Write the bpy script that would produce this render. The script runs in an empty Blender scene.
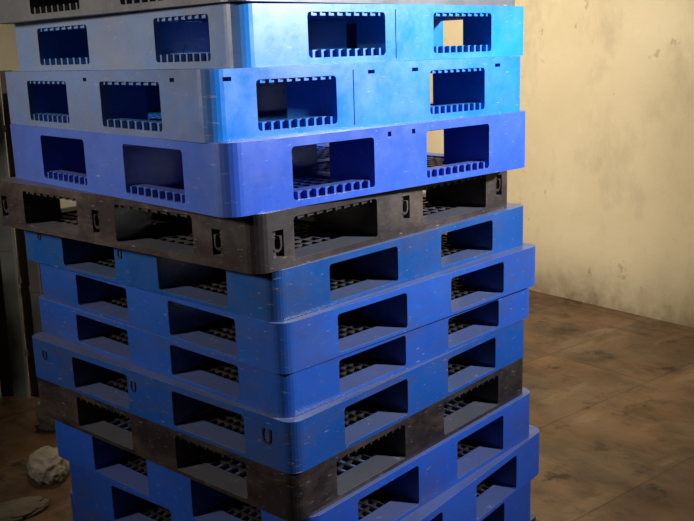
import bpy, bmesh, math, random
from mathutils import Vector, Matrix, noise as mnoise
random.seed(4)
H=1.70
scene=bpy.context.scene
COL=scene.collection

# ------------------------------------------------------------------ materials
def nodes(name):
    m=bpy.data.materials.new(name); m.use_nodes=True
    nt=m.node_tree; b=nt.nodes['Principled BSDF']
    return m,nt,b
def N(nt,t,**k):
    n=nt.nodes.new(t)
    for a,v in k.items(): setattr(n,a,v)
    return n
def ramp(nt,src,p0,p1,c0=(0,0,0,1),c1=(1,1,1,1)):
    r=N(nt,'ShaderNodeValToRGB'); r.color_ramp.elements[0].position=p0; r.color_ramp.elements[1].position=p1
    r.color_ramp.elements[0].color=c0; r.color_ramp.elements[1].color=c1
    nt.links.new(src,r.inputs[0]); return r.outputs[0]
def noise(nt,vec,scale,detail=4,rough=.55,sc=None):
    n=N(nt,'ShaderNodeTexNoise'); n.inputs['Scale'].default_value=scale; n.inputs['Detail'].default_value=detail; n.inputs['Roughness'].default_value=rough
    if sc:
        mp=N(nt,'ShaderNodeMapping'); mp.inputs['Scale'].default_value=sc; nt.links.new(vec,mp.inputs[0]); vec=mp.outputs[0]
    nt.links.new(vec,n.inputs['Vector']); return n.outputs[0]
def mix(nt,f,a,b,bt='MIX'):
    m=N(nt,'ShaderNodeMix',data_type='RGBA',blend_type=bt)
    for s,v in ((m.inputs[0],f),(m.inputs[6],a),(m.inputs[7],b)):
        if hasattr(v,'links'): nt.links.new(v,s)
        elif isinstance(v,(int,float)): s.default_value=v
        else: s.default_value=(*v,1) if len(v)==3 else v
    return m.outputs[2]
def math_(nt,op,a,b=0.0,clamp=False):
    m=N(nt,'ShaderNodeMath',operation=op,use_clamp=clamp)
    for s,v in ((m.inputs[0],a),(m.inputs[1],b)):
        if hasattr(v,'links'): nt.links.new(v,s)
        else: s.default_value=v
    return m.outputs[0]
def bump(nt,b,h,st=.3,d=.002):
    n=N(nt,'ShaderNodeBump'); n.inputs['Strength'].default_value=st; n.inputs['Distance'].default_value=d
    nt.links.new(h,n.inputs['Height']); nt.links.new(n.outputs[0],b.inputs['Normal'])
def plastic(name,col,dirt=(.05,.042,.04),dirtamt=.4,glare_dust=None,glare_dust_amt=.0,rough=.34,off=0.,dust=.38):
    m,nt,b=nodes(name)
    tc=N(nt,'ShaderNodeTexCoord')
    mp=N(nt,'ShaderNodeMapping'); mp.inputs['Location'].default_value=(off,off*1.7,off*.3); nt.links.new(tc.outputs['Object'],mp.inputs[0]); v=mp.outputs[0]
    c=mix(nt,ramp(nt,noise(nt,v,2.2,3),.3,.75),col,tuple(x*.7 for x in col))
    if glare_dust:
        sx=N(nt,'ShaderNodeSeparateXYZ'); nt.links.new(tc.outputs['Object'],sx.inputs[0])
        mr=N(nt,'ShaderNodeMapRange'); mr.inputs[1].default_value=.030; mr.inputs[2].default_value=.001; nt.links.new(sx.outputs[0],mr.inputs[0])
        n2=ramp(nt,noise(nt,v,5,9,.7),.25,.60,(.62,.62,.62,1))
        c=mix(nt,math_(nt,'MULTIPLY',math_(nt,'MULTIPLY',mr.outputs[0],n2),glare_dust_amt),c,glare_dust)  # left face greyed: warm lamp glare painted into the colour, plus dust
    d=ramp(nt,noise(nt,v,3.5,12,.74,(1,1,2.2)),.46,.66)
    c=mix(nt,math_(nt,'MULTIPLY',d,dirtamt),c,dirt)
    ge=N(nt,'ShaderNodeNewGeometry')
    sc=ramp(nt,noise(nt,v,30,4,.6,(1,1,6)),.64,.69)
    c=mix(nt,math_(nt,'MULTIPLY',sc,.30),c,(.42,.42,.46))
    s2=N(nt,'ShaderNodeSeparateXYZ'); nt.links.new(ge.outputs['Normal'],s2.inputs[0])
    up=math_(nt,'MULTIPLY',math_(nt,'POWER',math_(nt,'MAXIMUM',s2.outputs[2],0.),3.),dust)
    c=mix(nt,up,c,(.20,.21,.27))
    nt.links.new(c,b.inputs['Base Color'])
    r=ramp(nt,noise(nt,v,9,8,.7),.3,.8,(rough-.08,)*3+(1,),(rough+.2,)*3+(1,)); nt.links.new(r,b.inputs['Roughness'])
    bump(nt,b,noise(nt,v,25,5,.6),.12,.0015)
    return m
def simple(name,col,rough=.7,sc=8,var=.6,bst=.2,met=0):
    m,nt,b=nodes(name); tc=N(nt,'ShaderNodeTexCoord'); v=tc.outputs['Object']
    nt.links.new(mix(nt,ramp(nt,noise(nt,v,sc,6),.3,.7),col,tuple(x*var for x in col)),b.inputs['Base Color'])
    b.inputs['Roughness'].default_value=rough; b.inputs['Metallic'].default_value=met; bump(nt,b,noise(nt,v,sc*6),bst,.002); return m
DARK=simple('recess_black',(.006,.006,.007),.6)
MESH=simple('deck_grid_black',(.018,.017,.018),.6)

# ------------------------------------------------------------------ mesh helpers
def box(bm,x0,x1,y0,y1,z0,z1,mi=0):
    v=[bm.verts.new((x,y,z)) for z in (z0,z1) for x,y in ((x0,y0),(x1,y0),(x1,y1),(x0,y1))]
    for f in ((3,2,1,0),(4,5,6,7),(0,1,5,4),(1,2,6,5),(2,3,7,6),(3,0,4,7)):
        fc=bm.faces.new([v[i] for i in f]); fc.material_index=mi
def rrect(a0,a1,b0,b1,r,n=4):
    pts=[]
    for cx,cy,s in ((a1-r,b1-r,0),(a0+r,b1-r,1),(a0+r,b0+r,2),(a1-r,b0+r,3)):
        for i in range(n+1):
            t=(s+i/n)*math.pi/2; pts.append((cx+r*math.cos(t),cy+r*math.sin(t)))
    return pts
def prism(bm,pts,axis,c0,c1,mi=0):
    def P(a,b,c): return {'z':(a,b,c),'y':(a,c,b),'x':(c,a,b)}[axis]
    A=[bm.verts.new(P(a,b,c0)) for a,b in pts]; B=[bm.verts.new(P(a,b,c1)) for a,b in pts]
    fs=[bm.faces.new(A),bm.faces.new(B)]
    n=len(pts)
    for i in range(n): fs.append(bm.faces.new((A[i],A[(i+1)%n],B[(i+1)%n],B[i])))
    for f in fs: f.material_index=mi
    bmesh.ops.recalc_face_normals(bm,faces=fs)
def mkobj(name,bm,mats=()):
    me=bpy.data.meshes.new(name); bm.to_mesh(me); bm.free()
    for m in mats: me.materials.append(m)
    o=bpy.data.objects.new(name,me); COL.objects.link(o); return o
def ubracket(bm,face,t,zc,s,d0,d1,mi):
    w=s*.42; hh=s*.5; th=s*.15
    outer=[];inner=[]
    for i in range(9):
        a=math.pi+math.pi*i/8
        outer.append((w*math.cos(a),-hh*.3+w*math.sin(a))); inner.append(((w-th)*math.cos(a),-hh*.3+(w-th)*math.sin(a)))
    prof=[(-w,hh)]+outer+[(w,hh),(w-th*1.6,hh),(w-th*1.0,hh*.4)]+inner[::-1]+[(-w+th,hh*.4),(-w+th*1.6,hh)]
    q=[(t+a,zc+b) for a,b in prof]
    prism(bm,q,'y' if face=='y' else 'x',d0,d1,mi)

def pallet(name,L,W,h,ox,oy,mat,top=.028,bot=.016,R=.045,teeth='b',slots=(),clips=(),pockets=(),latt=.036,edge=.055,mesh_mi=0):
    """L along local y (left face x=0), W along local x (right face y=0); ox: openings on y=0 face as fractions of W."""
    bm=bmesh.new(); prism(bm,rrect(0,W,0,L,R,7),'z',0,h); o=mkobj(name,bm,(mat,DARK,MESH))
    cut=[]
    def addcut(bm):
        c=mkobj('cut',bm); m=o.modifiers.new('b','BOOLEAN'); m.operation='DIFFERENCE'; m.solver='EXACT'; m.object=c; cut.append(c)
    z0,z1=bot,h-top
    bm=bmesh.new()
    for a,b in ox: prism(bm,rrect(a*W,b*W,z0,z1,.009,3),'y',-.1,L+.1)
    addcut(bm)
    bm=bmesh.new()
    for a,b in oy: prism(bm,rrect(a*L,b*L,z0,z1,.009,3),'x',-.1,W+.1)
    addcut(bm)
    mx=(ox[0][1]+ox[1][0])/2*W; my=(oy[0][1]+oy[1][0])/2*L
    e=edge; g=.03
    wins=[(x0,x1,y0,y1) for x0,x1 in ((e,mx-g),(mx+g,W-e)) for y0,y1 in ((e,my-g),(my+g,L-e))]
    bm=bmesh.new()
    for w in wins: prism(bm,rrect(*w,.015,2),'z',-.1,bot*.9+.003)
    addcut(bm)
    allslots=list(slots)+[(f,t,zf,.034,.062) for f,t,zf in pockets]
    if allslots:
        bm=bmesh.new()
        for f,t,zf,sw,sh in allslots:
            dp=.016 if sw>.006 else .0025
            if f=='y': box(bm,t*W-sw/2,t*W+sw/2,-.02,dp,zf*h-sh/2,zf*h+sh/2)
            else: box(bm,-.02,dp,t*L-sw/2,t*L+sw/2,zf*h-sh/2,zf*h+sh/2)
        bmesh.ops.recalc_face_normals(bm,faces=bm.faces); addcut(bm)
    bv=o.modifiers.new('v','BEVEL'); bv.width=.0045; bv.segments=3; bv.limit_method='ANGLE'; bv.angle_limit=math.radians(50); bv.use_clamp_overlap=True
    dg=bpy.context.evaluated_depsgraph_get(); me=bpy.data.meshes.new_from_object(o.evaluated_get(dg))
    bm=bmesh.new(); bm.from_mesh(me)
    for c in cut: bpy.data.objects.remove(c)
    o.modifiers.clear()
    for f in bm.faces: f.smooth=False
    for w in wins:
        zz0,zz1=.001,bot*.85
        n=max(2,round((w[1]-w[0])/latt))
        for i in range(1,n): x=w[0]+(w[1]-w[0])*i/n; box(bm,x-.0035,x+.0035,w[2]-.002,w[3]+.002,zz0,zz1,mesh_mi)
        n=max(2,round((w[3]-w[2])/latt))
        for i in range(1,n): y=w[2]+(w[3]-w[2])*i/n; box(bm,w[0]-.002,w[1]+.002,y-.0035,y+.0035,zz0,zz1-.0008,mesh_mi)
    zt=h-top
    for a,b in ox:
        n=int(L/.07)
        for i in range(1,n):
            y=L*i/n; box(bm,a*W+.004,b*W-.004,y-.003,y+.003,zt-.010,zt+.002)
    for a,b in oy:
        n=int(W/.07)
        for i in range(1,n):
            x=W*i/n; box(bm,x-.003,x+.003,a*L+.004,b*L-.004,zt-.009,zt+.002)
    def fins(face,a,b,z0,z1,n,dep=.016,back=.05):
        for i in range(n):
            t=a+(b-a)*(i+.5)/n
            if face=='y': box(bm,t-.003,t+.003,.003,dep+.001,z0,z1)
            else: box(bm,.003,dep+.001,t-.003,t+.003,z0,z1)
        if face=='y': box(bm,a-.004,b+.004,dep,back,z0,z1)
        else: box(bm,dep,back,a-.004,b+.004,z0,z1)
    if 'b' in teeth:
        for a,b in ox: fins('y',a*W+.004,b*W-.004,bot-.001,bot+.018,9)
        for a,b in oy: fins('x',a*L+.004,b*L-.004,bot-.001,bot+.018,8)
    if 't' in teeth:
        for a,b in ox: fins('y',a*W+.004,b*W-.004,zt-.008,zt+.001,9,.010,.03)
        for a,b in oy: fins('x',a*L+.004,b*L-.004,zt-.008,zt+.001,8,.010,.03)
    for f,t,zf,s in clips: ubracket(bm,f,t*(W if f=='y' else L),zf*h,s,-.003,.001,1)
    for f,t,zf in pockets: ubracket(bm,f,t*(W if f=='y' else L),zf*h,.034,.003,.017,0)
    bm.to_mesh(o.data); bm.free(); bpy.data.meshes.remove(me)
    return o

# ------------------------------------------------------------------ the stack
Lp,Wp=1.150,1.068
OX=[(.17,.41),(.585,.82)]; OY=[(.145,.385),(.555,.79)]
mats={
 'p0':plastic('plastic_grey_dark',(.09,.095,.11),dirtamt=.4,off=1),
 'p1':plastic('plastic_azure_a',(.003,.20,.66),dirtamt=.15,glare_dust=(.14,.155,.20),glare_dust_amt=.92,off=2,rough=.29),
 'p2':plastic('plastic_azure_b',(.002,.170,.64),dirtamt=.18,glare_dust=(.11,.13,.20),glare_dust_amt=.90,off=3,rough=.29),
 'p3':plastic('plastic_periwinkle_a',(.025,.095,.55),dirtamt=.2,glare_dust=(.06,.095,.27),glare_dust_amt=.6,off=4,rough=.31),
 'p4':plastic('plastic_brown_black',(.022,.016,.018),dirt=(.10,.075,.06),dirtamt=.6,off=5),
 'p5':plastic('plastic_navy_a',(.004,.062,.26),dirtamt=.5,off=6,rough=.30),
 'p6':plastic('plastic_periwinkle_b',(.014,.078,.38),dirtamt=.45,off=7,rough=.30),
 'p7':plastic('plastic_periwinkle_c',(.013,.070,.35),dirtamt=.55,off=8,rough=.30),
 'p8':plastic('plastic_navy_b',(.005,.056,.27),dirtamt=.55,off=9,rough=.30),
 'p9':plastic('plastic_black',(.012,.010,.013),dirt=(.075,.055,.045),dirtamt=.6,off=10),
 'p10':plastic('plastic_periwinkle_d',(.010,.068,.40),dirtamt=.45,off=11),
 'p11':plastic('plastic_periwinkle_e',(.012,.068,.38),dirtamt=.45,off=12),
 'p12':plastic('plastic_periwinkle_f',(.010,.062,.36),dirtamt=.5,off=13),
 'p13':plastic('plastic_black_b',(.014,.014,.02),dirtamt=.4,off=14),
}
S2=[('y',.05,.86,.022,.009),('y',.44,.86,.022,.009),('y',.58,.86,.022,.009),('y',.88,.86,.022,.009),('x',.12,.86,.02,.009),('x',.5,.86,.02,.009),('y',.385,.48,.003,.13)]
LW=dict(teeth='',edge=.075,latt=.03,mesh_mi=2)
spec=[
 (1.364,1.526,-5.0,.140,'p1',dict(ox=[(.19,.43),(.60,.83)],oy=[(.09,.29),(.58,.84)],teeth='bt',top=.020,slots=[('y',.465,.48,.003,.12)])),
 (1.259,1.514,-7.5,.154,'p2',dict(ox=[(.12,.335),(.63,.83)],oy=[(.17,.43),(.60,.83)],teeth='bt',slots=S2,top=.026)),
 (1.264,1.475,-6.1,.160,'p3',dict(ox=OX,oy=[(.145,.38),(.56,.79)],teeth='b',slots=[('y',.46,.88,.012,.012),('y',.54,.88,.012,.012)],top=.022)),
 (1.322,1.456,.4,.135,'p4',dict(ox=[(.11,.39),(.57,.86)],oy=[(.19,.46),(.61,.85)],teeth='t',top=.02,edge=.08,pockets=[('y',.062,.45),('y',.50,.55),('y',.925,.55),('x',.115,.45),('x',.535,.45),('x',.945,.45)])),
 (1.367,1.455,-1.0,.121,'p5',dict(ox=OX,oy=OY,clips=[('x',.53,.7,.022),('x',.90,.7,.02)],top=.018,bot=.010,R=.035,**LW)),
 (1.366,1.437,-2.5,.123,'p6',dict(ox=OX,oy=OY,top=.017,bot=.010,R=.035,**LW)),
 (1.375,1.443,-1.4,.111,'p7',dict(ox=OX,oy=OY,top=.015,bot=.010,R=.035,**LW)),
 (1.364,1.415,.7,.130,'p8',dict(ox=OX,oy=OY,top=.019,bot=.011,R=.035,clips=[('x',.075,.62,.036),('x',.53,.66,.026),('x',.92,.66,.026)],**LW)),
 (1.367,1.421,.6,.127,'p9',dict(ox=[(.14,.40),(.57,.84)],oy=OY,teeth='t',top=.018,bot=.012,edge=.075,R=.035,mesh_mi=2)),
 (1.397,1.409,.5,.151,'p10',dict(ox=OX,oy=OY,top=.022,bot=.012,**LW)),
 (1.455,1.349,3.5,.151,'p11',dict(ox=OX,oy=OY,top=.022,bot=.012,**LW)),
 (1.413,1.429,-.6,.157,'p12',dict(ox=OX,oy=OY,top=.022,bot=.012,**LW)),
 (1.450,1.40,1.0,.150,'p13',dict(ox=OX,oy=OY,teeth='b')),
]
z=H-.028+.140
tot=sum(s[3] for s in spec)
FL=z-tot
def place(o,x,y,z,r):
    r=math.radians(r); d=.011
    o.location=(x-d*(math.cos(r)-math.sin(r)),y-d*(math.sin(r)+math.cos(r)),z); o.rotation_euler=(0,0,r)
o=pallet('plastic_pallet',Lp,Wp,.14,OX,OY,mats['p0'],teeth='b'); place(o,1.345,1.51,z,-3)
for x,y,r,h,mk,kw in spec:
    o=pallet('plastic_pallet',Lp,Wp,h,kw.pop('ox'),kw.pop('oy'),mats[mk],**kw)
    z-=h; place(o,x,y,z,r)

# ------------------------------------------------------------------ room
ang=math.radians(-9.55)
def rbox(name,x0,x1,y0,y1,z0,z1,mat):
    bm=bmesh.new(); box(bm,x0,x1,y0,y1,z0,z1); o=mkobj(name,bm,(mat,)); o.rotation_euler=(0,0,ang); return o
def wallmat(name,c1,c2):
    m,nt,b=nodes(name); tc=N(nt,'ShaderNodeTexCoord'); v=tc.outputs['Object']
    c=mix(nt,ramp(nt,noise(nt,v,1.1,5,.6),.3,.7),c1,c2)
    sm=ramp(nt,noise(nt,v,2.2,8,.7,(1,1,.6)),.51,.68); c=mix(nt,math_(nt,'MULTIPLY',sm,.42),c,tuple(x*.55 for x in c2))
    wp=ramp(nt,noise(nt,v,4.5,5,.6,(1,1,.8)),.60,.66); c=mix(nt,math_(nt,'MULTIPLY',wp,.2),c,(.80,.75,.62))
    sc=ramp(nt,noise(nt,v,8,4,.65,(1,1,.8)),.66,.71); c=mix(nt,math_(nt,'MULTIPLY',sc,.4),c,(.16,.12,.07))
    s=N(nt,'ShaderNodeSeparateXYZ'); nt.links.new(v,s.inputs[0])
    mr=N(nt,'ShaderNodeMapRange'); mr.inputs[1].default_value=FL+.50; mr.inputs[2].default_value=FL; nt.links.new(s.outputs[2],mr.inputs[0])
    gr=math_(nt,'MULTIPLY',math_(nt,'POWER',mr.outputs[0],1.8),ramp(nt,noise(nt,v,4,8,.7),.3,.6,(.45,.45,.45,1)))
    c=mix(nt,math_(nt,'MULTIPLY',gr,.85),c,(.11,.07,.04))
    nt.links.new(c,b.inputs['Base Color']); b.inputs['Roughness'].default_value=.7
    bump(nt,b,noise(nt,v,9,8,.7),.3,.012); return m
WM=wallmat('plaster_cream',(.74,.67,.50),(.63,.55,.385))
def floormat():
    m,nt,b=nodes('floor_stained_slabs'); tc=N(nt,'ShaderNodeTexCoord'); v=tc.outputs['Object']
    c=mix(nt,ramp(nt,noise(nt,v,1.6,7,.65),.32,.68),(.26,.150,.082),(.105,.058,.034))
    c=mix(nt,math_(nt,'MULTIPLY',ramp(nt,noise(nt,v,5,9,.72,(1,.45,1)),.46,.64),.8),c,(.045,.025,.016))
    c=mix(nt,math_(nt,'MULTIPLY',ramp(nt,noise(nt,v,3.1,6,.6,(.5,1.3,1)),.55,.68),.5),c,(.40,.28,.17))
    c=mix(nt,math_(nt,'MULTIPLY',ramp(nt,noise(nt,v,5,7,.7),.57,.66),.9),c,(.014,.010,.008))
    br=N(nt,'ShaderNodeTexBrick'); br.offset=.37; br.inputs['Scale'].default_value=1; br.inputs['Brick Width'].default_value=2.4; br.inputs['Row Height'].default_value=.62
    br.inputs['Mortar Size'].default_value=.007; br.inputs['Mortar Smooth'].default_value=.6
    br.inputs['Color1'].default_value=(1,1,1,1); br.inputs['Color2'].default_value=(.66,.66,.66,1); br.inputs['Mortar'].default_value=(.4,.38,.35,1)
    nt.links.new(v,br.inputs['Vector'])
    c=mix(nt,.85,c,br.outputs['Color'],'MULTIPLY')
    nt.links.new(c,b.inputs['Base Color'])
    nt.links.new(ramp(nt,noise(nt,v,2.5,6),.35,.7,(.26,)*3+(1,),(.65,)*3+(1,)),b.inputs['Roughness'])
    bump(nt,b,noise(nt,v,14,8,.7),.4,.008); return m
X0,X1,Y0,Y1,ZC=-2.6,4.90,-3.2,8.0,FL+3.4
rbox('floor',X0,X1,Y0,Y1,FL-.1,FL,floormat())
rbox('ceiling',X0,X1,Y0,Y1,ZC,ZC+.1,simple('ceiling_low_bounce',(.20,.18,.15),.8,3))  # unseen ceiling, colour darkened to cut bounced light
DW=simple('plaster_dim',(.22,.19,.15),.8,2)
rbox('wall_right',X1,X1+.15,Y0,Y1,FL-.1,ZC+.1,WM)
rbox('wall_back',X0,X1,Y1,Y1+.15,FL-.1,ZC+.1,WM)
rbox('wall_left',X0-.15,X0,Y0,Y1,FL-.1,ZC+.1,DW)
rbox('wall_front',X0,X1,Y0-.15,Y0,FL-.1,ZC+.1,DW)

# ------------------------------------------------------------------ camera
hd=math.radians(42); p=math.radians(12.99); rl=math.radians(-1.81)
F=Vector((math.cos(hd)*math.cos(p),math.sin(hd)*math.cos(p),-math.sin(p))); R=Vector((math.sin(hd),-math.cos(hd),0)); U=R.cross(F)
c,s=math.cos(rl),math.sin(rl); R2=R*c+U*s; U2=U*c-R*s
cd=bpy.data.cameras.new('camera'); cam=bpy.data.objects.new('camera',cd); COL.objects.link(cam)
cd.sensor_width=36; cd.lens=36*906/694; cd.clip_start=.05
M=Matrix((R2,U2,-F)).transposed().to_4x4(); M.translation=(0,0,H); cam.matrix_world=M
scene.camera=cam
Fh=Vector((math.cos(hd),math.sin(hd),0))
def at(f,r,z=0): v=Fh*f+R*r; return Vector((v.x,v.y,z))

# ------------------------------------------------------------------ planks leaning at left rear
wood=[simple('wood_dark',(.06,.050,.035),.7,5,.45,.4),simple('wood_greenish',(.10,.095,.07),.6,4,.45,.4),simple('wood_brown',(.10,.062,.040),.7,6,.5,.4)]
k=0
for r,w,hh,d in ((-1.525,.045,1.42,.0),(-1.582,.05,1.56,-.02),(-1.642,.055,1.66,.02),(-1.71,.07,2.15,-.01),(-1.79,.07,2.2,.03),(-1.88,.09,1.9,0),(-1.98,.09,2.05,.03)):
    bm=bmesh.new(); box(bm,-w/2,w/2,-.018,.018,0,hh)
    for i in range(4): box(bm,-w/2-.002,w/2+.002,-.023,-.017,hh*(.13+.23*i),hh*(.13+.23*i)+.035)
    bmesh.ops.bevel(bm,geom=bm.edges[:],offset=.003,segments=1)
    o=mkobj('wooden_plank',bm,(wood[(k*2+1)%3],)); k+=1
    o.location=at(4.45+d,r,FL); o.rotation_euler=(math.radians(-3),0,hd-math.pi/2)

def sack(loc,sx,sy,sz,col,seed,name):
    bm=bmesh.new(); bmesh.ops.create_icosphere(bm,subdivisions=5,radius=1)
    for v in bm.verts:
        x,y,zz=v.co
        P=Vector((x,y,zz))*2.2+Vector((seed*7,0,0))
        # ridged creases like crumpled woven cloth
        f=1+.16*(1-2*abs(mnoise.noise(P)))-.10+.07*(1-2*abs(mnoise.noise(P*2.3)))
        nk=1-.6*max(0,x-.5)/.5
        v.co=Vector((x*f*sx,y*f*sy*nk,max(-.55,zz*f)*sz*nk))
    mz=min(v.co.z for v in bm.verts)
    for v in bm.verts: v.co.z-=mz
    for f in bm.faces: f.smooth=True
    o=mkobj(name,bm,(simple(name+'_cloth',col,.85,12,.6,.5),)); o.location=loc; o.rotation_euler=(0,0,seed); return o
sack(at(3.55,-1.29,FL),.14,.08,.06,(.44,.40,.34),1.1,'cloth_sack')
sack(at(4.05,-1.42,FL),.09,.07,.11,(.32,.30,.27),2,'cloth_sack')
sack(at(3.2,-1.32,FL),.13,.08,.018,(.22,.18,.14),3,'crumpled_paper')

# ------------------------------------------------------------------ lights
def area(name,loc,tgt,size,power,col,spread=180):
    l=bpy.data.lights.new(name,'AREA'); l.shape='RECTANGLE'; l.size=size[0]; l.size_y=size[1]; l.energy=power; l.color=col; l.spread=math.radians(spread)
    o=bpy.data.objects.new(name,l); COL.objects.link(o); o.location=loc
    o.rotation_euler=(Vector(tgt)-Vector(loc)).to_track_quat('-Z','Y').to_euler(); return o
area('lamp_wall',(2.7,4.2,2.7),(5.3,2.8,1.5),(.4,.4),98,(1,.85,.62),165)
area('lamp_front',(3.0,-.9,2.4),(2.0,1.6,1.78),(.2,.2),50,(.95,.97,1.0),78)
area('lamp_left',(-1.0,2.9,2.3),(1.35,2.0,1.75),(.35,.35),17,(1,.90,.78),85)
w=bpy.data.worlds.new('world'); scene.world=w; w.use_nodes=True; w.node_tree.nodes['Background'].inputs[0].default_value=(.5,.5,.55,1); w.node_tree.nodes['Background'].inputs[1].default_value=.05
scene.view_settings.view_transform='Standard'
scene.view_settings.look='None'
